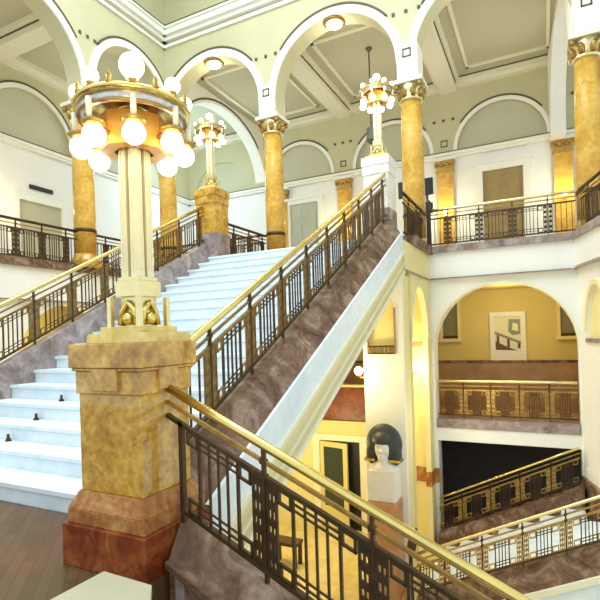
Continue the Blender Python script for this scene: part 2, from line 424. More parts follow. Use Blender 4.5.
# left wall of that well: corner pier, deep niche, pier under the pale newel
struct(MB().box(-3.25, XA, YW, YW+.35, LOW, 2.38), 'wall_well_corner', 'wall_pale')
struct(arch_wall(frX(XA), 8.50, YW-.022, LOW, 2.38, .1, [(9.13, .62, LOW-1, 1.2, .95)]), 'wall_well_side', 'wall_pale')
trim(arc_band(frX(XA), 9.13, 1.2, .62, .67, .95, 1.01, -.015, 0), 'trim_cream')
trim(MB().box(-3.0, XA-.12, YW-.03, YW-.001, 1.02, 1.11), 'dado')
trim(MB().box(-2.62, XA-.101, YW-.025, YW-.001, -1.74, -1.45).box(XA-.108, XA+.012, 9.735, YW-.021, -1.74, -1.45).box(XA-.1, -1.955, YW-.02, YW-.001, -1.74, -1.45), 'redstone_light')
PX0, PX1, PY0 = -2.79, -2.09, 8.04
pier = arch_wall(frY(PY0), PX0, PX1, LOW, 2.3, .08, [(-2.47, .235, .98, 1.75, .3)])
struct(pier, 'wall_pier', 'wall_white')
struct(MB().box(PX0, PX1, PY0+.08, PY0+.45, LOW, 2.3), 'wall_pier_core', 'wall_pale')
# fascia on the left side of the well
struct(MB().box(XA-.25, XA+.02, YTOP+.03, YW-.061, 2.381, 2.86), 'wall_well_fascia_left', 'wall_pale')
trim(MB().box(XA, XA+.035, YTOP+.03, YW-.1, 2.355, 2.38), 'greystone')
trim(MB().box(XA-.3, XA+.1, YTOP+.5, YW, 2.86, UP+.06), 'brownstone')
# middle gallery behind the arches
struct(MB().box(-9, 1.6, YW+.352, 13.3, -.88, -.6), 'floor_middle_gallery', 'dado')
struct(MB().box(-9, 2.4, 13.0, 13.3, -.6, 2.42), 'wall_middle_gallery', 'wall_yellow')
struct(MB().box(-9, 2.4, 12.94, 13.0, -.6, .5), 'wall_middle_gallery_dado', 'dado')
trim(MB().box(-9, 2.4, 12.92, 13.0, .5, .56), 'brownstone')
struct(MB().box(.95, 1.1, YW+.3, 13, -.6, 2.42), 'wall_middle_gallery_right', 'wall_yellow')
struct(MB().box(-9, 1.2, YW+.3, 13, 2.3, 2.42), 'ceiling_middle_gallery', 'wall_yellow')
trim(MB().box(XA+.07, .55, YW-.02, YW+.37, -.62, -.44), 'greystone')
# left part of the middle gallery, below the staircase
struct(MB().box(-9, PX0, YW-.03, YW+.045, -.9, -.601), 'wall_gallery_edge', 'door_yellow')
struct(MB().box(-9, -3.26, YW+.06, YW+.14, -.6, .15), 'wall_gallery_parapet', 'dado_dark')
trim(MB().box(-9, -3.26, YW+.0, YW+.18, .15, .2), 'door_yellow')
struct(MB().box(-9, -3.26, YW+.05, YW+.35, LOW, -.9), 'wall_lower_hall_back', 'wall_pale')
# stairwell below the right arch, its unlit darkness put into the wall colour
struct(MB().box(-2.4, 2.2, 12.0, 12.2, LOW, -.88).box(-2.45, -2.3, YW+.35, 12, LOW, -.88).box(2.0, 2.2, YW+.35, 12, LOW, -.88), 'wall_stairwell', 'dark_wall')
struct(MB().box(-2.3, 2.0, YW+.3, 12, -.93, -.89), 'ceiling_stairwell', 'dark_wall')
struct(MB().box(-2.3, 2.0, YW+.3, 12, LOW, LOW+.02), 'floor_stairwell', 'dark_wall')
# left well
struct(arch_wall(frX(-9.05), 0, 10.1, LOW, 2.42, .3, [(7.2, 1.2, -.6, .93, 1.2), (4.0, 1.2, -.6, .93, 1.2)]), 'wall_left_well', 'wall_white')
struct(MB().box(-11.2, -11.0, 0, 10.1, LOW, 2.42), 'wall_left_well_inner', 'wall_yellow')
struct(MB().box(-9.35, -8.99, 0, YW, 2.2, 2.84), 'wall_left_fascia', 'wall_white')
trim(MB().box(-9.0, -8.96, 0, YW, 2.17, 2.2), 'greystone')
trim(MB().box(-9.35, -8.93, 0, YW, 2.84, UP+.04), 'brownstone')
struct(arch_wall(frY(YW), -9.05, -6.3, LOW, 2.42, .3, [(-7.68, 1.2, -.6, .93, 1.2)]), 'wall_left_well_back', 'wall_white')
struct(MB().box(-9.05, -6.3, YW-.06, YW+.1, 2.3, 2.84), 'wall_left_well_fascia', 'wall_white')
trim(MB().box(-9.05, -6.3, YW-.1, YW+.1, 2.84, UP+.04), 'brownstone')

# ================================================================== COLUMNS
def column(x, y, z0, z1, r, label):
    t = thing('column', (x, y, z0), label, 'column', 'golden marble columns of the upper gallery')
    MB().box(x-r*1.35, x+r*1.35, y-r*1.35, y+r*1.35, z0, z0+.12).lathe(x, y, [(r*1.3, z0+.12), (r*1.34, z0+.17), (r*1.22, z0+.22), (r*1.12, z0+.27), (r*1.04, z0+.32)], 28).build('base', 'siena', t)
    zc = z1-.42
    MB().lathe(x, y, [(r*1.0, z0+.32), (r*1.0, z0+1.2), (r*.97, z0+2.3), (r*.9, zc)], 32).build('shaft', 'col_marble', t)
    MB().lathe(x, y, [(r*1.035, z0+.80), (r*1.06, z0+.82), (r*1.06, z0+.86), (r*1.035, z0+.88)], 32).build('band', 'bronze', t)
    c = MB().lathe(x, y, [(r*.9, zc), (r*1.06, zc+.02), (r*1.06, zc+.05), (r*.92, zc+.08), (r*1.0, zc+.2), (r*1.28, zc+.34)], 24)
    cap = c.build('capital', 'brass_pale', t)
    lf = MB()
    for k in range(8):
        a = 2*PI*k/8 + PI/8
        lf.tube([(x+r*.95*cos(a), y+r*.95*sin(a), zc+.08), (x+r*1.08*cos(a), y+r*1.08*sin(a), zc+.17), (x+r*1.25*cos(a), y+r*1.25*sin(a), zc+.22), (x+r*1.3*cos(a), y+r*1.3*sin(a), zc+.18)], [.05, .06, .045, .02], 6)
    for k in range(4):
        a = PI/4 + k*PI/2
        lf.sphere((x+r*1.45*cos(a), y+r*1.45*sin(a), zc+.28), .055, 10, 8)
    lf.build('capital_leaves', 'gold', cap)
    MB().box(x-r*1.3, x+r*1.3, y-r*1.3, y+r*1.3, zc+.34, z1).build('abacus', 'trim_cream', t)
    return t
column(XCOL[0], YC, UP, CAPZ, .235, 'golden column in the far left corner, half behind the big lamp')
column(XCOL[1], YC, UP, CAPZ, .235, 'golden column at the head of the stairs behind the yellow newel')
column(XCOL[2], YC, UP, CAPZ, .235, 'golden column right beside the pale newel with lamp')
column(XCOL[3], YC, UP, CAPZ, .235, 'golden column at the right end of the balcony, cut by the frame')
column(XL_, 7.72, UP, CAPZ, .235, 'golden column standing in the left gallery rail')
column(XL_, 4.4, UP, CAPZ, .235, 'golden column of the left arcade nearest the viewer')

def pilaster(x, y, nx, ny, z0, z1, label, w=.24):
    t = thing('pilaster', (x, y, z0), label, 'pilaster', 'golden pilasters on the gallery walls')
    def bx(m, a, d, q0, q1):   # half width a, depth d
        if ny: m.box(x-a, x+a, y-d, y, q0, q1)
        else: m.box(x, x+d, y-a, y+a, q0, q1)
        return m
    bx(MB(), w+.05, .16, z0, z0+.25).build('base', 'siena', t)
    bx(MB(), w, .11, z0+.25, z1-.42).build('shaft', 'col_marble', t)
    m = MB(); bx(m, w+.02, .13, z1-.42, z1-.36); bx(m, w+.0, .12, z1-.36, z1-.2); bx(m, w+.05, .16, z1-.2, z1-.08)
    for k in (-1, -.35, .35, 1):
        if ny: m.sphere((x+k*w, y-.13, z1-.2), .07, 8, 6)
        else: m.sphere((x+.13, y+k*w, z1-.2), .07, 8, 6)
    m.build('capital', 'gold', t)
    bx(MB(), w+.08, .19, z1-.08, z1).build('abacus', 'trim_white', t)
    return t
pilaster(FXS[1], YF-.024, 0, 1, UP, 6.6, 'golden pilaster on the far wall left of the pale newel')
pilaster(FXS[2], YF-.024, 0, 1, UP, 6.6, 'golden pilaster on the far wall left of the tan door')
pilaster(FXS[3], YF-.024, 0, 1, UP, 6.6, 'golden pilaster on the far wall right of the tan door')
pilaster(FXS[0]+.9, YF-.024, 0, 1, UP, 6.6, 'golden pilaster on the far wall under the cross arch')
pilaster(XF+.024, 7.35, 1, 0, UP, 6.6, 'golden pilaster on the left gallery wall at the frame edge')

# ================================================================== MAIN STAIRCASE
SX0, SX1 = -6.02, -2.42
st = thing('staircase', ((SX0+SX1)/2, Y1, 0), 'broad white marble staircase rising to the upper gallery between two balustrades', 'staircase')
for k in range(NST):
    y = Y1 + k*TREAD; z = (k+1)*RISE
    yb = y+TREAD+.03 if k < NST-1 else YTOP+.03
    MB().box(SX0, SX1, y, yb, z-.036, z).box(SX0, SX1, y+.028, yb, z-RISE-.005, z-.036).build('step', 'white_marble', st)
    MB().box(SX0, SX1, y+.012, y+.028, z-.046, z-.036).build('nosing_strip', 'nosing', st)  # coloured strip draws the shadow line below the tread edge
def mp_x(x0, x1):
    return (lambda a, b, d: (d, a, b))
def yz_prism(pts, x0, x1, name, mat, parent, **kw):
    return MB().prism(pts, lambda a, b, d: (d, a, b), x0, x1).build(name, mat, parent, **kw)
ya, yb = 2.58, YTOP+.02
yz_prism([(ya, nos(ya)-.62), (yb, nos(yb)-.62), (yb, nos(yb)-.2), (ya, nos(ya)-.2)], SX0-.2, SX1+.25, 'soffit', 'wall_pale', st)
CURB = .28
# curbs: sloped outwards on the well side
def curb(xin, xmid, xout, name, mat):
    m = MB()
    def ring(y): return [(xin, y, nos(y)-.22), (xin, y, nos(y)+CURB), (xmid, y, nos(y)+CURB), (xout, y, nos(y)+.02), (xout, y, nos(y)-.22)]
    a, b = ring(ya+.06), ring(yb-.02); n = 5
    m.add(a+b, [tuple(range(n)), tuple(range(n, 2*n))] + [(i, (i+1) % n, n+(i+1) % n, n+i) for i in range(n)])
    return m.build(name, mat, st, label=None)
curb(SX1, -2.24, -2.08, 'curb', 'brownstone')
curb(SX0, -6.2, -6.36, 'curb', 'greystone')
for x0, x1 in ((-2.24, -2.05), (-6.39, -6.2)):
    yz_prism([(ya, nos(ya)-.30), (yb, nos(yb)-.30), (yb, nos(yb)+.02), (ya, nos(ya)+.02)], x0, x1, 'stringer', 'white_marble', st)
    s = .012 if x0 > -4 else -.012
    yz_prism([(ya, nos(ya)-.64), (yb, nos(yb)-.64), (yb, nos(yb)-.3), (ya, nos(ya)-.3)], x0-s, x1-s, 'stringer_moulding', 'stringer_yellow', st)
    a, b = (x0+.1, x1+.03) if x0 > -4 else (x0-.03, x1-.1)
    for h0, h1 in ((-.335, -.29), (-.5, -.48), (-.66, -.6)):
        yz_prism([(ya, nos(ya)+h0), (yb, nos(yb)+h0), (yb, nos(yb)+h1), (ya, nos(ya)+h1)], a, b, 'moulding_strip', 'trim_cream', st)
struct(MB().box(-6.39, -2.05, 2.4, 2.55, LOW, -.6), 'wall_under_landing', 'wall_pale')

# carpet eyelets on the steps
for k, lab in ((3, 'small dark carpet eyelet on the white stairs, highest and nearest the big newel'), (2, 'small dark carpet eyelet on the white stairs, the middle one of three'),
               (1, 'small dark carpet eyelet on the white stairs, lowest and at the left picture edge')):
    x = -5.03; y = Y1 + (k+1)*TREAD - .03; z = (k+1)*RISE + .001
    o = MB().lathe(x, y, [(.032, z), (.028, z+.012), (.014, z+.04), (.016, z+.065), (.0, z+.08)], 12).build('carpet_eyelet', 'bronze')
    tag(o, lab, 'eyelet', 'carpet eyelets on the white stairs')

# ================================================================== NEWELS
def newel(cx, cy, z0, a, top, mats, label, base=True, q=1.):
    """a: half width of shaft; z0 base level; top: absolute top"""
    t = thing('newel_pedestal', (cx, cy, z0), label, 'newel', 'square stone newels that carry the lamps')
    ms, mb_, mr = mats
    H = top-z0; k = a/.255; dq = a*(1-q)
    def stack(m, prof):
        for (h0, q0), (h1, q1) in zip(prof[:-1], prof[1:]):
            if abs(q1-q0) > 1e-6: m.frustum(cx, cy, q0, q1, h0, h0-dq, h1, h1-dq)
        return m
    if base:
        e = a+.085*k; g = a+.06*k
        stack(MB(), [(e, z0), (e, z0+.19*H)]).build('plinth', mr, t, bevel=.006)
        stack(MB(), [(g, z0+.19*H), (g, z0+.255*H), (a+.01, z0+.33*H)]).build('base_moulding', mb_, t, bevel=.005)
        zs = z0+.33*H
    else:
        stack(MB(), [(a+.01, z0), (a+.01, z0+.35*H)]).build('plinth', mr, t)
        zs = z0+.35*H
    zc = top-.30
    stack(MB(), [(a, zs), (a, zc)]).build('shaft', ms, t, bevel=.006)
    o1 = .04 if base else .025
    c = stack(MB(), [(a+.012, zc), (a+.012, zc+.135), (a+o1-.012, zc+.137), (a+o1-.012, zc+.155), (a+o1, zc+.157), (a+o1, top)])
    w = a*.42; e = a+o1-.006
    c.box(cx-w, cx+w, cy-e+dq, cy+e-dq, zc+.02, zc+.15).box(cx-e, cx+e, cy-w*.8, cy+w*.8, zc+.02, zc+.15)
    c.build('cap', ms, t, bevel=.004)
    return t
P1 = (-2.315, 2.295)
newel(P1[0], P1[1], 0, .25, 1.33, ('siena', 'redstone_light', 'redstone'), 'large yellow marble newel on a red plinth at the foot of the stairs', q=.85)
P2 = (-6.07, 8.30); P3 = (-2.49, 8.30)
newel(P2[0], P2[1], UP, .235, 4.36, ('siena', 'redstone_light', 'greystone'), 'yellow marble newel at the top left of the stairs', base=False)
newel(P3[0], P3[1], UP, .22, 4.34, ('siena_pale', 'siena_pale', 'greystone'), 'pale white marble newel at the top right of the stairs', base=False)
# low stone block with cream slab near the viewer
t = thing('stone_block', (-1.72, 1.45, 0), 'low stone block with a cream slab top in front of the red plinth', 'block')
MB().box(-1.88, -1.5, 1.15, 1.62, 0, .2).build('body', 'siena', t)
MB().prism([(-1.91, 1.66), (-1.60, 1.65), (-1.47, 1.50), (-1.47, 1.10), (-1.93, 1.10)], lambda a, b, d: (a, b, d), .2, .25).build('slab', 'slab', t, bevel=.004)

# ================================================================== LAMPS
def lamp(cx, cy, z0):
    t = thing('lamp_standard', (cx, cy, z0), 'large gilt lamp standard with a crown of lit globes on the nearest newel', 'lamp', 'gilt lamp standards on the newels')
    # stepped base
    b = MB().frustum(cx, cy, z0, z0+.06, .24, .21, .235, .205).frustum(cx, cy, z0+.06, z0+.1, .165, .165, .165, .165)
    b.build('base', 'siena_light', t, bevel=.003)
    for sx in (-1, 1):
        for sy in (-1, 1):
            MB().box(cx+sx*.12-.016, cx+sx*.12+.016, cy+sy*.12-.016, cy+sy*.12+.016, z0+.06, z0+.285).build('corner_post', 'brass_pale', t, bevel=.003)
    MB().box(cx-.075, cx+.075, cy-.075, cy+.075, z0+.1, z0+.29).build('core', 'brass_pale', t)
    for ang in range(4):
        a = ang*PI/2; m = MB(); px, py = cx+.09*cos(a), cy+.09*sin(a)
        m.tube([(px+.07*sin(a), py-.07*cos(a), z0+.11), (px+.05*sin(a), py-.05*cos(a), z0+.2), (px, py, z0+.25), (px-.05*sin(a), py+.05*cos(a), z0+.2), (px-.07*sin(a), py+.07*cos(a), z0+.11)], .018, 8)
        m.sphere((px, py, z0+.15), .04, 10, 8)
        m.build('ornament', 'brass', t)
    MB().frustum(cx, cy, z0+.285, z0+.385, .098, .098, .098, .098).frustum(cx, cy, z0+.385, z0+.41, .085, .085, .085, .085).build('collar_block', 'brass_pale', t, bevel=.004)
    for sx in (-1, 1):
        for sy in (-1, 1):
            m = MB(); x, y = cx+sx*.041, cy+sy*.041
            m.frustum(x, y, z0+.41, z0+1.38, .029, .029, .027, .027)
            for k in (-1, 1):
                m.box(x+k*.012-.004, x+k*.012+.004, y+sy*.026, y+sy*.034, z0+.45, z0+1.26)
                m.box(x+sx*.026, x+sx*.034, y+k*.012-.004, y+k*.012+.004, z0+.45, z0+1.26)
            m.build('shaft', 'lamp_ivory', t)
    MB().box(cx-.03, cx+.03, cy-.03, cy+.03, z0+.41, z0+1.38).build('shaft_core', 'gold', t)
    # amber drum inside the ring, in eight flat faces
    MB().lathe(cx, cy, [(.12, z0+1.2), (.205, z0+1.2), (.215, z0+1.40), (.12, z0+1.40)], 8, smooth=False, cap=False).build('inner_drum', 'amber', t)
    for k in range(8):
        a = 2*PI*k/8 - PI/4
        MB().tube([(cx+.2*cos(a), cy+.2*sin(a), z0+1.26), (cx+.26*cos(a), cy+.26*sin(a), z0+1.275), (cx+.30*cos(a), cy+.30*sin(a), z0+1.27)], [.016, .016, .012], 8).build('arm', 'gold', t)
    # ring
    MB().lathe(cx, cy, [(.29, z0+1.395), (.325, z0+1.395), (.33, z0+1.455), (.29, z0+1.455)], 40, cap=False).build('drum', 'silver', t)
    MB().lathe(cx, cy, [(.1, z0+1.46), (.33, z0+1.452), (.35, z0+1.457), (.358, z0+1.470), (.35, z0+1.483), (.33, z0+1.487), (.1, z0+1.49)], 40, cap=False).build('rim', 'brass', t)
    MB().lathe(cx, cy, [(.323, z0+1.388), (.334, z0+1.392), (.334, z0+1.402), (.323, z0+1.406)], 40, cap=False).build('lower_rim', 'gold', t)
    for k in range(8):
        a = 2*PI*k/8 - PI/4; x, y = cx+.31*cos(a), cy+.31*sin(a)
        x2, y2 = cx+.325*cos(a), cy+.325*sin(a); x3, y3 = cx+.342*cos(a), cy+.342*sin(a)
        # drop light: candle sleeve, collar, globe
        MB().lathe(x3, y3, [(.017, z0+1.285), (.019, z0+1.42)], 12).build('drop_sleeve', 'candle', t)
        cup = MB().lathe(x, y, [(.03, z0+1.255), (.062, z0+1.27), (.078, z0+1.285), (.07, z0+1.293), (.02, z0+1.297)], 16).build('drop_cup', 'gold', t)
        MB().sphere((x, y, z0+1.21), .067, 18, 12).build('drop_globe', 'globe', cup)
        # standing light
        hold = MB().lathe(x2, y2, [(.025, z0+1.487), (.017, z0+1.5), (.03, z0+1.515)], 12).build('globe_holder', 'gold', t)
        MB().sphere((x2, y2, z0+1.55), .047, 18, 12).build('top_globe', 'globe', hold)
        a2 = a+PI/8
        MB().lathe(cx+.335*cos(a2), cy+.335*sin(a2), [(.02, z0+1.485), (.012, z0+1.515), (.016, z0+1.53), (.0, z0+1.56)], 8).build('finial', 'gold', t)
    stem = MB().lathe(cx, cy, [(.09, z0+1.38), (.07, z0+1.5), (.03, z0+1.58), (.03, z0+1.66), (.05, z0+1.69)], 16).build('crown_stem', 'brass', t)
    MB().sphere((cx, cy, z0+1.76), .078, 20, 14).build('crown_globe', 'globe', stem)
    return t
L1 = lamp(-2.30, 2.335, 1.33)
for P, z, s, lab in ((P2, 4.36, .88, 'small gilt lamp standard on the yellow newel at the top left of the stairs'),
                     (P3, 4.34, .82, 'small gilt lamp standard on the pale newel at the top right of the stairs')):
    c = copy_tree(L1); c.location = (P[0], P[1], z); c.scale = (s, s, s); c['label'] = lab

# ================================================================== BALUSTRADES
def balustrade(label, A, ang, length, slope, pitch=.6, first=.3, hh=.74, group='bronze balustrades with brass handrails', thick=1., rail='brass', pmat='gold', bmat='bronze', feet=True, ends=(), cat='balustrade', hr=.03, start=0., umat='gold'):
    """A: foot of the railing start (on the curb); ang: heading in plan; heights measured on the slope"""
    d = Vector((cos(ang), sin(ang), 0)); n = Vector((-sin(ang), cos(ang), 0)); A = Vector(A)
    t = thing('balustrade', tuple(A), label, cat, group)
    def P(s, w, h): return A + d*s + n*w + Vector((0, 0, h + slope*s))
    def bar(m, s0, s1, w0, w1, h0, h1):
        m.hexa([P(s0,w0,h0), P(s1,w0,h0), P(s1,w1,h0), P(s0,w1,h0), P(s0,w0,h1), P(s1,w0,h1), P(s1,w1,h1), P(s0,w1,h1)]); return m
    T = thick
    pts = [P(0, 0, hh)] + [P(length*k/6, 0, hh) for k in range(1, 6)] + [P(length, 0, hh)]
    MB().tube(pts, hr*T, 12).build('handrail', rail, t, label={'brass': 'shiny brass handrail', 'brass_pale': 'pale brass handrail'}.get(rail, 'dark bronze handrail'))
    bar(MB(), 0, length, -.012*T, .012*T, hh-.1, hh-.08).build('upper_rail', umat, t)
    bar(MB(), 0, length, -.016*T, .016*T, hh-.185, hh-.16).build('middle_rail', pmat, t)
    bar(MB(), start, length, -.018*T, .018*T, .055, .08).build('bottom_rail', bmat, t)
    zt, zb = hh-.185, .08
    # prototypes at s = first pilaster centre
    npil = int((length-first+1e-6)//pitch)+1
    pro = {}
    def put(key, name, mat, mk, s):
        if key not in pro:
            pro[key] = (mk(s).build(name, mat, t), s)
        else:
            o, s0 = pro[key]; dd = d*(s-s0) + Vector((0, 0, slope*(s-s0)))
            cp(o, t, dd)
    def mk_pil(s):
        m = MB()
        for c in (-.045, .045):
            bar(m, s+c-.032, s+c-.020, -.01*T, .01*T, zb, zt); bar(m, s+c+.020, s+c+.032, -.01*T, .01*T, zb, zt)
            H = zt-zb
            for k, (f0, f1) in enumerate(((0, .06), (.14, .24), (.34, .44), (.52, .60), (.70, .80), (.88, 1.0))):
                bar(m, s+c-.02, s+c+.02, -.007*T, .007*T, zb+f0*H, zb+f1*H)
            for f in (.1, .29, .48, .65, .84): 
                bar(m, s+c-.006, s+c+.006, -.006*T, .006*T, zb+(f-.05)*H, zb+(f+.05)*H)
        return m
    def mk_post(s):
        m = bar(MB(), s-.009, s+.009, -.014*T, .014*T, 0, hh-.02)
        for h in (hh-.09, hh-.17): bar(m, s-.018, s+.018, -.02*T, .02*T, h-.015, h+.015)
        return m
    def mk_bar(s): return bar(MB(), s-.006, s+.006, -.007*T, .007*T, zb, zt)
    def mk_sq(lo):
        def f(s):
            m = MB(); h0 = zb+.0 if lo else zt-.085; h1 = h0+.085; w = .04
            bar(m, s-w, s-w+.012, -.01*T, .01*T, h0, h1); bar(m, s+w-.012, s+w, -.01*T, .01*T, h0, h1)
            bar(m, s-w, s+w, -.01*T, .01*T, h0, h0+.014); bar(m, s-w, s+w, -.01*T, .01*T, h1-.014, h1)
            return m
        return f
    def mk_side(s): return bar(MB(), s-.007, s+.007, -.01*T, .01*T, zb, zt)
    def mk_tie(h, w):
        return lambda s: bar(MB(), s-w, s+w, -.006*T, .006*T, h, h+.01)
    cs = [first + k*pitch for k in range(npil)]
    for s in cs:
        put('pil', 'pilaster', pmat, mk_pil, s)
        put('post', 'post', bmat, mk_post, s)
    panels = [(a+.085, b-.085) for a, b in zip(cs[:-1], cs[1:])]
    full = pitch-.17
    if first > .2: panels.insert(0, (first-.085-full if first-.085-full >= start-.06 else start+.02, first-.085))
    if length-cs[-1] > .2: panels.append((cs[-1]+.085, min(length-.02, cs[-1]+.085+full)))
    for a, b in panels:
        whole = abs((b-a)-full) < .01
        if not whole:
            nb = max(1, int((b-a)/.085))
            for k in range(nb): put('bar', 'baluster', bmat, mk_bar, max(start+.02, a+(b-a)*(k+.5)/nb))
            continue
        for s in (a+.04, b-.04):
            put('sqt', 'square_ornament', pmat, mk_sq(False), s); put('sqb', 'square_ornament', pmat, mk_sq(True), s)
        for s in (a+.087, b-.087): put('side', 'baluster', bmat, mk_side, s)
        ia, ib = a+.095, b-.095
        for k in range(1, 4): put('bar', 'baluster', bmat, mk_bar, ia+(ib-ia)*k/4)
        for h in (zb+.035, zb+.075, zt-.075, zt-.04): put('tie%.3f' % h, 'tie_bar', bmat, mk_tie(h, (ib-ia)/2), (a+b)/2)
    for kind in ends:
        s = start+.014 if kind == 'start' else length-.014
        bar(MB(), s-.014, s+.014, -.016*T, .016*T, 0, hh-.16).build('end_post', bmat, t)
    return t

# main flight, right and left
y0 = 2.66; 
balustrade('long balustrade up the right side of the main stairs to the pale newel', (-2.33, y0, nos(y0)+CURB), PI/2, P3[1]-.24-y0, SL, .6, .44, .74, pmat='antique', umat='antique')
balustrade('long balustrade up the left side of the main stairs to the yellow newel', (-6.12, y0, nos(y0)+CURB), PI/2, P2[1]-.25-y0, SL, .6, .44, .74, pmat='antique', umat='antique')
# near flight: descends to the right from the big newel
FS = -.455
FY = 2.30
fs0 = -2.06
fz = .30
balustrade('near balustrade descending to the right from the big yellow newel', (fs0, FY, fz), 0, 3.4, FS, .61, .67, .755, ends=('start',), thick=1.0, pmat='bronze', umat='gold', hr=.027, start=.09)
# near flight stairs
ns = thing('descending_staircase', (-1.98, 1.3, 0), 'flight of stairs descending to the right below the near balustrade', 'staircase')
def nz(x): return (x+1.98)*FS+.0
x_a, x_b = -1.96, 1.6
def xz_prism(pts, y0, y1, name, mat, parent): return MB().prism(pts, lambda a, b, d: (a, d, b), y0, y1).build(name, mat, parent)
cm = MB()
def cring(x): return [(x, 2.16, nz(x)+.09), (x, 2.27, nz(x)+.265), (x, 2.42, nz(x)+.265), (x, 2.42, nz(x)-.5), (x, 2.16, nz(x)-.5)]
a, b = cring(x_a), cring(x_b); cm.add(a+b, [tuple(range(5)), tuple(range(5, 10))] + [(i, (i+1) % 5, 5+(i+1) % 5, 5+i) for i in range(5)])
cm.build('curb', 'brownstone', ns)
xz_prism([(x_a, nz(x_a)+.05), (x_b, nz(x_b)+.05), (x_b, nz(x_b)+.09), (x_a, nz(x_a)+.09)], 2.125, 2.165, 'curb_moulding', 'brownstone', ns)
for k in range(9):
    xx = x_a+.06+k*.36; A_ = nz(xx)-.42; B_ = nz(xx+.06)-.42
    MB().hexa([(xx, 2.14, A_), (xx+.06, 2.14, B_), (xx+.06, 2.16, B_), (xx, 2.16, A_), (xx, 2.14, A_+.47), (xx+.06, 2.14, B_+.47), (xx+.06, 2.16, B_+.47), (xx, 2.16, A_+.47)]).build('curb_panel_rib', 'greystone', ns)
for k in range(9):
    x = x_a+.1+k*.36; z = -(k+1)*.1645
    MB().box(x, x+.4, .47, 2.14, z-.2, z).build('step', 'greystone', ns)
xz_prism([(x_a, nz(x_a)-.7), (x_b, nz(x_b)-.7), (x_b, nz(x_b)-.38), (x_a, nz(x_a)-.38)], .47, 2.42, 'soffit', 'wall_pale', ns)

# far lower flight (runs along the back of the right well)
XS, FSL = -1.85, .481
ff = thing('lower_staircase', (XS, 8.7, LOW), 'lower flight of stairs climbing to the right across the well', 'staircase')
def fn(x): return LOW+.12+(x-XS)*FSL
for k in range(10):
    x = XS+k*.34; z = LOW+(k+1)*.1645
    ym = min(9.72, 10.02-max(0, x+.37-.585)*4); MB().box(x, x+.37, 7.30, max(ym, 7.6), z-.3, z).build('step', 'white_marble', ff)
x0, x1 = -1.96, .56
xz_prism([(x0, fn(x0)-.3), (x1, fn(x1)-.3), (x1, fn(x1)+.27), (x0, fn(x0)+.27)], 9.72, 10.06, 'curb', 'brownstone', ff)
cm = MB()
x0, x1 = -1.78, 1.2
def cring2(x): return [(x, 7.32, fn(x)-.2), (x, 7.32, fn(x)+.27), (x, 7.16, fn(x)+.27), (x, 7.04, fn(x)-.02), (x, 7.04, fn(x)-.2)]
a, b = cring2(x0), cring2(x1); cm.add(a+b, [tuple(range(5)), tuple(range(5, 10))] + [(i, (i+1) % 5, 5+(i+1) % 5, 5+i) for i in range(5)])
cm.build('curb', 'brownstone', ff)
xz_prism([(x0, LOW), (x1, LOW), (x1, fn(x1)-.06), (x0, fn(x0)-.06)], 7.02, 7.30, 'stringer', 'white_marble', ff)
xz_prism([(x0, fn(x0)-.1), (x1, fn(x1)-.1), (x1, fn(x1)-.02), (x0, fn(x0)-.02)], 6.99, 7.04, 'stringer_moulding', 'trim_cream', ff)
balustrade('balustrade on the far side of the lower flight against the dark opening', (-1.95, 9.92, fn(-1.95)+.27), 0, 2.46, FSL, .52, .44, .66, hr=.022)
balustrade('balustrade on the near side of the lower flight in the right well', (-1.77, 7.2, fn(-1.77)+.27), 0, 2.92, FSL, .52, .40, .62, hr=.022, rail='brass_pale')
# newel scroll at its foot
t = thing('newel_scroll', (-1.86, 7.2, LOW), 'dark bronze scroll post at the foot of the lower flight beside the white pier', 'newel')
MB().lathe(-1.86, 7.2, [(.06, LOW), (.06, LOW+.3), (.035, LOW+.35), (.03, LOW+1.0), (.05, LOW+1.05)], 12).build('post', 'bronze', t)
MB().tube([(-1.86, 7.2, LOW+1.05), (-1.83, 7.2, LOW+1.2), (-1.79, 7.2, LOW+1.36), (-1.76, 7.2, LOW+1.43)], [.06, .07, .05, .015], 10).build('scroll', 'bronze', t)

# parapet railing in the big arch
balustrade('straight brass railing across the big arch of the right well', (-1.97, YW+.17, -.44), 0, 2.5, 0, .515, .49, .74, pmat='gold', bmat='bronze', rail='brass_pale')
# upper balcony rails
zc_ = UP+.06
balustrade('balcony railing along the back of the right well below the tan door', (XA+.05, YW+.06, zc_), 0, XB-XA-.05, 0, .6, .33, .76, rail='brass_pale', pmat='bronze')
balustrade('short balcony railing between the pale newel and the golden column', (XA-.1, YTOP+.5, zc_), PI/2, YW-YTOP-.48, 0, .6, .4, .76, rail='bronze', pmat='bronze')
ra = math.atan2(rd.y, rd.x)
balustrade('balcony railing along the right wall at the edge of the picture', (XB+.06, YW-.02, zc_), ra, 3.0, 0, .6, .4, .76, rail='bronze', pmat='bronze')
balustrade('gallery railing from the yellow newel back to the golden column', (-5.95, YTOP+.5, zc_-.04), PI/2, YC-.25-YTOP-.5, 0, .6, .35, .76, rail='bronze', pmat='bronze')
balustrade('left gallery railing between the two golden columns', (XL_+.02, 4.66, UP+.02), PI/2, 2.82, 0, .56, .3, .78, rail='bronze', pmat='bronze')
balustrade('left gallery railing from the golden column to the far corner', (XL_+.02, 7.97, UP+.02), PI/2, 2.28, 0, .56, .3, .78, rail='bronze', pmat='bronze')
balustrade('gallery railing across the left well behind the big lamp', (XL_+.25, YW+.1, UP+.02), 0, 2.85, 0, .56, .3, .78, rail='bronze', pmat='bronze')
t = thing('rail_corner_post', (XA+.02, YW+.0, UP), 'dark square corner post of the balcony railing beside the golden column', 'post')
MB().box(XA-.02, XA+.06, YW-.02, YW+.06, UP+.06, UP+.98).build('post', 'black', t)
MB().frustum(XA+.02, YW+.02, UP+.98, UP+1.03, .055, .055, .03, .03).build('cap', 'black', t)

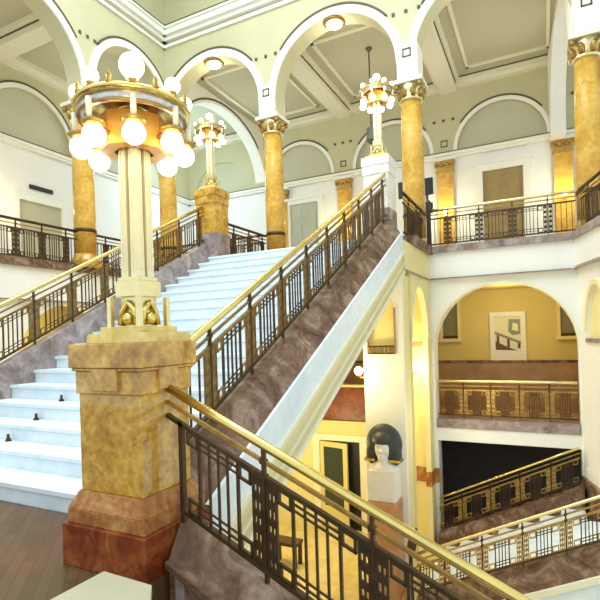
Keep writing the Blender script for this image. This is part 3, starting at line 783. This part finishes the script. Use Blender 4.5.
# grille on the pier niche sill
t = thing('niche_grille', (-2.47, PY0, .98), 'low dark grille in the arched niche of the white pier', 'grille')
m = MB().box(-2.70, -2.235, PY0-.02, PY0+.02, .97, .995).box(-2.70, -2.235, PY0-.02, PY0+.02, 1.09, 1.115)
m.build('frame', 'bronze', t)
for k in range(7): MB().box(-2.69+k*.073, -2.675+k*.073, PY0-.015, PY0+.015, .995, 1.09).build('bar', 'gold', t)
trim(MB().box(-2.72, -2.70, PY0-.02, PY0+.05, .97, 1.75).box(-2.24, -2.215, PY0-.02, PY0+.05, .97, 1.75), 'dado')

# ================================================================== DOORS AND WINDOWS
def door(n, x0, x1, y, z0, z1, mat, fmat, fw=.16, transom=True):
    d = MB().box(x0-fw, x0, y-.1, y, z0, z1).box(x1, x1+fw, y-.1, y, z0, z1).box(x0-fw, x1+fw, y-.1, y, z1, z1+fw).box(x0-fw-.05, x1+fw+.05, y-.14, y, z1+fw, z1+fw+.07)
    o = struct(d, 'door_%d' % n, fmat)
    MB().box(x0, x1, y-.04, y-.005, z0, z1).build('door_leaf', mat, o)
    m = MB(); w = (x1-x0)/2
    for k in range(2):
        for a, b in ((.08, .42), (.47, .92)):
            m.box(x0+k*w+.1, x0+(k+1)*w-.1, y-.055, y-.04, z0+(z1-z0)*a, z0+(z1-z0)*b)
    m.build('door_panel', mat, o)
    MB().sphere(((x0+x1)/2+.06, y-.08, z0+1.05), .035, 10, 8).build('door_handle', 'brass', o)
    return o
door(1, -1.50, -.40, YF-.002, UP, 6.02, 'door_tan', 'trim_white', .2)
door(2, -7.98, -6.88, YF-.002, UP, 5.95, 'door_grey', 'trim_white', .14)
# left gallery door (on the wall facing +X)
o = struct(MB().box(XF+.002, XF+.1, 8.25, 8.4, UP, 5.2).box(XF+.002, XF+.1, 9.7, 9.85, UP, 5.2).box(XF+.002, XF+.1, 8.25, 9.85, 5.2, 5.35), 'door_3', 'trim_white')
MB().box(XF, XF+.03, 8.4, 9.7, UP, 5.2).build('door_leaf', 'ceil_grey', o)
t = MB().box(XF+.005, XF+.05, 8.75, 9.45, 5.57, 5.68).build('door_sign', 'black'); tag(t, 'narrow dark sign strip above the pale left gallery door', 'sign')
# lower door with open leaf under the stairs
yd = YW+.05
o = struct(MB().box(-4.78, -4.62, yd-.06, yd-.002, LOW, -1.05).box(-3.66, -3.5, yd-.06, yd-.002, LOW, -1.05).box(-4.78, -3.5, yd-.06, yd-.002, -1.05, -.91), 'door_4', 'trim_cream')
MB().box(-4.62, -3.66, yd-.02, yd-.004, LOW, -1.05).build('door_opening', 'black', o)  # black sheet stands for the darkness inside the doorway
lf = MB()
def lfr(a, d, z):  # leaf swung towards the viewer, hinged on the left
    an = -.22; return (-4.60+a*cos(an)-d*sin(an), yd-.08+a*sin(an)+d*cos(an), z)
def lbox(m, a0, a1, z0, z1, d0=0, d1=.05):
    return m.hexa([lfr(a0,d0,z0), lfr(a1,d0,z0), lfr(a1,d1,z0), lfr(a0,d1,z0), lfr(a0,d0,z1), lfr(a1,d0,z1), lfr(a1,d1,z1), lfr(a0,d1,z1)])
m = MB(); lbox(m, 0, .1, LOW+.03, -1.07); lbox(m, .62, .72, LOW+.03, -1.07); lbox(m, .1, .62, -1.18, -1.07); lbox(m, .1, .62, LOW+.03, LOW+.5)
m.build('door_leaf', 'door_yellow', o)
lbox(MB(), .1, .62, LOW+.5, -1.18, .015, .03).build('door_glass', 'dark_glass', o)
MB().box(-3.5, -3.27, yd-.03, yd-.01, LOW, -1.0).build('side_panel', 'pane_grey', o)
# niche windows of the middle gallery
for n, (a, b) in ((2, (-2.32, -1.95)), (3, (.36, .74))):
    o = struct(MB().box(a-.07, a, 12.9, 13, 1.1, 2.05).box(b, b+.07, 12.9, 13, 1.1, 2.05).box(a-.1, b+.1, 12.86, 13, 1.04, 1.12).box(a-.07, b+.07, 12.9, 13, 2.05, 2.12), 'window_%d' % n, 'wall_pale')
    MB().box(a, b, 12.95, 12.98, 1.12, 2.05).build('window_pane', 'pane_olive', o)
    MB().box(a, b, 12.92, 12.95, 1.12, 1.19).build('window_grille', 'bronze', o)
# framed mirror, its reflection painted as coloured shapes
px0, px1, pz0, pz1 = -1.19, -.38, .55, 1.74
t = thing('framed_picture', ((px0+px1)/2, 13.0, pz0), 'white framed picture of a sloping balustrade on the yellow wall', 'picture')
fw = .11
MB().box(px0, px0+fw, 12.93, 13, pz0, pz1).box(px1-fw, px1, 12.93, 13, pz0, pz1).box(px0+fw, px1-fw, 12.93, 13, pz0, pz0+fw).box(px0+fw, px1-fw, 12.93, 13, pz1-fw, pz1).build('frame', 'trim_white', t)
yy = 12.975
a, b, c, d = px0+fw, px1-fw, pz0+fw, pz1-fw
mirror_obj = MB().box(a, b, yy, 13, c, d).build('canvas', 'pic_light', t)
W, Hh = b-a, d-c
def pp(pts, mat, nm, e=.004):
    MB().prism([(a+u*W, c+v*Hh) for u, v in pts], lambda p, q, dd: (p, dd, q), yy-e, yy).build(nm, mat, mirror_obj)
pp([(0,.02),(1,.02),(1,.13),(0,.26)], 'wall_white', 'painted_stringer')
pp([(0,.14),(1,.0),(1,.02),(0,.36)], 'pic_dark', 'painted_stairs', .005) if False else pp([(.02,.16),(.85,.14),(.5,.22),(.02,.38)], 'pic_dark', 'painted_stairs', .005)
for u in (.12, .52, .92): pp([(u-.05,.25-.06*u),(u+.05,.25-.06*u),(u+.05,.58-.25*u),(u-.05,.58-.25*u)], 'pic_dark', 'painted_post', .006)
pp([(0,.56),(1,.3),(1,.36),(0,.63)], 'pic_green', 'painted_rail', .007)
pp([(.52,.62),(.68,.52),(.98,.55),(.98,.92),(.55,.93)], 'pic_green', 'painted_shape', .005)
pp([(.66,.66),(.9,.62),(.9,.8),(.7,.84)], 'pic_light', 'painted_opening', .006)

# ================================================================== BUST
BX, BY = -2.36, 7.62
t = thing('bust', (BX, BY, LOW), 'white sculpted bust with big dark hair on a terracotta plinth before the white pier', 'sculpture')
MB().frustum(BX, BY, LOW, LOW+.15, .3, .3, .3, .3).frustum(BX, BY, LOW+.15, -1.34, .24, .22, .235, .215).build('plinth', 'terracotta', t, bevel=.01)
m = MB()
m.frustum(BX, BY, -1.34, -.86, .225, .17, .235, .17)
m.sphere((BX, BY, -.87), .2, 20, 12, 1.2, .85, .75)
m.lathe(BX, BY, [(.12, -.9), (.105, -.78), (.095, -.7), (.1, -.6)], 18)
m.sphere((BX, BY-.02, -.52), .15, 20, 14, .84, .95, 1.3)
m.sphere((BX, BY-.1, -.64), .07, 12, 10, 1, .9, .8)
m.tube([(BX, BY-.155, -.45), (BX, BY-.185, -.53), (BX, BY-.15, -.565)], [.014, .026, .012], 8)
for s in (-1, 1):
    m.sphere((BX+s*.055, BY-.135, -.475), .03, 10, 8, 1.2, .5, .5)
    m.sphere((BX+s*.06, BY-.115, -.55), .045, 10, 8, 1, .7, .9)
m.sphere((BX, BY-.145, -.605), .035, 10, 8, 1.1, .6, .45)
bo = m.build('figure', 'plaster', t)
rm = bo.modifiers.new('remesh', 'REMESH'); rm.mode = 'VOXEL'; rm.voxel_size = .012
sm = bo.modifiers.new('smooth', 'SMOOTH'); sm.iterations = 3; sm.factor = .5
h = MB()
h.sphere((BX, BY+.06, -.46), .2, 24, 14, 1.5, .75, 1.62)
h.sphere((BX-.2, BY+.02, -.62), .1, 14, 10, 1.0, .9, 1.7); h.sphere((BX+.2, BY+.02, -.62), .1, 14, 10, 1.0, .9, 1.7)
h.sphere((BX, BY-.03, -.37), .15, 16, 10, 1.05, 1.0, .75)
ho = h.build('hair', 'slate', t)
rm = ho.modifiers.new('remesh', 'REMESH'); rm.mode = 'VOXEL'; rm.voxel_size = .015
for s in (-1, 1):
    MB().box(BX+s*.21-.09, BX+s*.21+.09, BY-.10, BY+.12, -.725, -.68).build('hair_band', 'brass', t, bevel=.01)

# ================================================================== LIGHT FITTINGS
def sconce(x, y, z, dx, dy, label, r=.075):
    t = thing('wall_sconce', (x, y, z), label, 'wall lamp', 'lit wall sconces')
    MB().sphere((x, y, z-.02), .05, 10, 8, 1, 1, 1.4).build('backplate', 'brass', t)
    cx, cy = x+dx*.17, y+dy*.17
    arm = MB().tube([(x, y, z-.04), (x+dx*.1, y+dy*.1, z-.1), (cx, cy, z-.06)], .014, 8).lathe(cx, cy, [(.02, z-.07), (.055, z-.05), (.05, z-.035)], 14).build('arm', 'brass', t)
    MB().sphere((cx, cy, z+.03), r, 16, 12).build('globe', 'sconce_glow', arm)
    return (cx, cy, z)
LIGHTS = []
def pt(loc, watts, col=(1, .8, .5), rad=.1):  # serves lit fittings and fill points without a fitting
    l = bpy.data.lights.new('lamp_light', 'POINT'); l.energy = watts; l.color = col; l.shadow_soft_size = rad
    o = bpy.data.objects.new('lamp_light', l); COL.objects.link(o); o.location = loc; return o
for a in [(PX0, PY0+.2, .64, -1, 0, 'lit globe sconce on the left face of the white pier'),
          (-2.40, YW+.12, .55, 0, -1, 'lit globe sconce in the niche right of the white pier')]:
    c = sconce(*a); pt((c[0]+a[3]*.1, c[1]-.55, c[2]+.05), 34, (1, .80, .40))
for a in [(FXS[3], YF-.134, 4.95, 0, -1, 'lit sconce on the pilaster right of the tan door'),
          (FXS[2], YF-.134, 4.85, 0, -1, 'lit sconce on the pilaster left of the tan door'),
          (FXS[1], YF-.134, 4.85, 0, -1, 'lit sconce on the pilaster left of the pale newel'),]:
    c = sconce(*a); pt((c[0], c[1]-.22, c[2]+.1), 20, (1, .82, .4))
c = sconce(XF+.134, 7.35, 4.9, 1, 0, 'lit sconce on the left gallery pilaster at the frame edge'); pt((c[0]+.2, c[1], c[2]), 28, (1, .82, .4))
# flush lamps under the arch crowns
for i, x in enumerate(bays):
    if i == 2: lab = 'flush oval lamp under the crown of the rightmost arch'
    else: lab = ('flush oval lamp under the crown of the arch by the big lamp', 'flush oval lamp under the crown of the middle arch')[i]
    t = thing('flush_lamp', (x, YC, SPR+HB), lab, 'ceiling lamp', 'flush lamps under the arches')
    z = SPR+HB
    MB().lathe(x, YC, [(.24, z), (.26, z-.03), (.22, z-.06)], 24).build('frame', 'gold', t)
    MB().sphere((x, YC, z-.06), .19, 18, 10, 1, 1, .35).build('glass', 'globe', t)
    pt((x, YC+.1, z-.3), 10, (1, .9, .7))
# pendant lantern
t = thing('pendant_lantern', (-3.93, 12.5, CEIL), 'dark lantern hanging on a long rod behind the pale newel', 'lantern')
MB().tube([(-3.93, 12.5, CEIL-.01), (-3.93, 12.5, 6.75)], .02, 8).lathe(-3.93, 12.5, [(.09, CEIL-.005), (.06, CEIL-.06), (.02, CEIL-.1)], 14).build('rod', 'lamp_grey', t)
MB().lathe(-3.93, 12.5, [(.03, 6.8), (.13, 6.72), (.14, 6.42), (.07, 6.34), (.0, 6.3)], 8, smooth=False).build('lantern_body', 'lamp_grey', t)
# dark notice board behind the column
t = thing('notice_board', (-2.7, 12.0, UP), 'black notice board on a stand, half hidden behind the golden column', 'board')
MB().box(-3.12, -2.28, 11.97, 12.03, 4.62, 5.02).build('board', 'black', t)
MB().box(-2.5, -2.3, 11.97, 12.03, 4.17, 4.42).build('lower_panel', 'black', t)
MB().box(-2.45, -2.4, 11.98, 12.02, UP+.03, 4.65).box(-3.0, -2.95, 11.98, 12.02, UP+.03, 4.65).box(-3.1, -2.3, 11.8, 12.2, UP, UP+.03).build('stand', 'bronze', t)
t = thing('floodlight', (-5.95, W0-.2, 9.585), 'small dark floodlight standing on the cornice above the arches', 'floodlight')
MB().box(-6.0, -5.9, W0-.22, W0-.14, 9.587, 9.61).build('bracket', 'lamp_grey', t)
MB().hexa([(-6.06, W0-.26, 9.61), (-5.84, W0-.26, 9.61), (-5.84, W0-.12, 9.63), (-6.06, W0-.12, 9.63), (-6.06, W0-.28, 9.73), (-5.84, W0-.28, 9.73), (-5.84, W0-.14, 9.76), (-6.06, W0-.14, 9.76)]).build('housing', 'lamp_grey', t)
# bench in the lower hall
t = thing('bench', (-4.3, 8.2, LOW), 'dark wooden bench on the yellow lower hall floor', 'bench')
MB().box(-4.75, -4.2, 8.0, 8.3, -2.6, -2.54).build('seat', 'bronze', t)
for sx in (-4.7, -4.25):
    for sy in (8.04, 8.26): MB().box(sx-.03, sx+.03, sy-.03, sy+.03, LOW, -2.6).build('leg', 'bronze', t)

# ================================================================== LIGHTS
pt((P1[0]+.0, P1[1], 1.33+1.75), 9, (1, .86, .55), .25)
pt((P1[0]+.5, P1[1]-.5, 2.35), 7, (1, .82, .45), .2)
for P in (P2, P3): pt((P[0], P[1]-.5, 5.3), 14, (1, .88, .6), .2)
pt((-.7, 11.6, 1.9), 22, (1, .82, .45), .3)  # unseen fill added in the middle gallery
pt((-4.6, 8.2, -.9), 70, (1, .80, .40), .3)  # fill added to brighten the yellow lower hall, no fitting here
pt((-1.2, 8.6, -.2), 12, (1, .95, .85), .3)
pt((-10.2, 6.5, 1.2), 60, (1, .78, .35), .3)
for x in (-7.5, -4.1, -.8): pt((x, 13.2, 7.2), 15, (1, .93, .78), .4)  # fill points added under the back gallery ceiling, no fittings
pt((-10.7, 12.9, 4.6), 35, (.62, .86, 1), .4)  # unseen cool fill added low in the corner bay, no window built
pt((-10.8, 13.2, 7.0), 100, (.62, .86, 1), .4)  # second added cool fill, high in the same bay
for y in (9.2, 5.5): pt((-10.9, y, 7.0), 14, (1, .93, .75), .4)  # added fill points for the left gallery, no fittings
# area lamp added above the unseen lantern opening to boost daylight
l = bpy.data.lights.new('skylight', 'AREA'); l.shape = 'RECTANGLE'; l.size = 6.2; l.size_y = 8.5; l.energy = 1000; l.color = (.80, .92, 1)
o = bpy.data.objects.new('skylight', l); COL.objects.link(o); o.location = (-4.1, 3.6, 11.9)
w = bpy.data.worlds.new('World'); SC.world = w; w.use_nodes = True
bg = w.node_tree.nodes['Background']; bg.inputs['Color'].default_value = (.82, .93, 1, 1); bg.inputs['Strength'].default_value = .85

# ================================================================== CAMERA
f, yy0, roll, yaw, H = 489.38, 334.23, .0309, .4617, 1.35
cam = bpy.data.cameras.new('camera'); co = bpy.data.objects.new('camera', cam); COL.objects.link(co)
cam.sensor_width = 36; cam.sensor_fit = 'HORIZONTAL'; cam.lens = f*36/600
cam.shift_x = 0; cam.shift_y = (yy0-300)/600
cam.clip_start = .05; cam.clip_end = 200
F = Vector((-sin(yaw), cos(yaw), 0)); R = Vector((cos(yaw), sin(yaw), 0)); U = Vector((0, 0, 1))
R2 = R*cos(roll) - U*sin(roll); U2 = R*sin(roll) + U*cos(roll)
mw = Matrix((( R2.x, U2.x, -F.x, 0), (R2.y, U2.y, -F.y, 0), (R2.z, U2.z, -F.z, H), (0, 0, 0, 1)))
co.matrix_world = mw
SC.camera = co
vs = SC.view_settings
vs.view_transform = 'Standard'; vs.look = 'None'; vs.gamma = 1; vs.use_curve_mapping = False; vs.exposure = .58
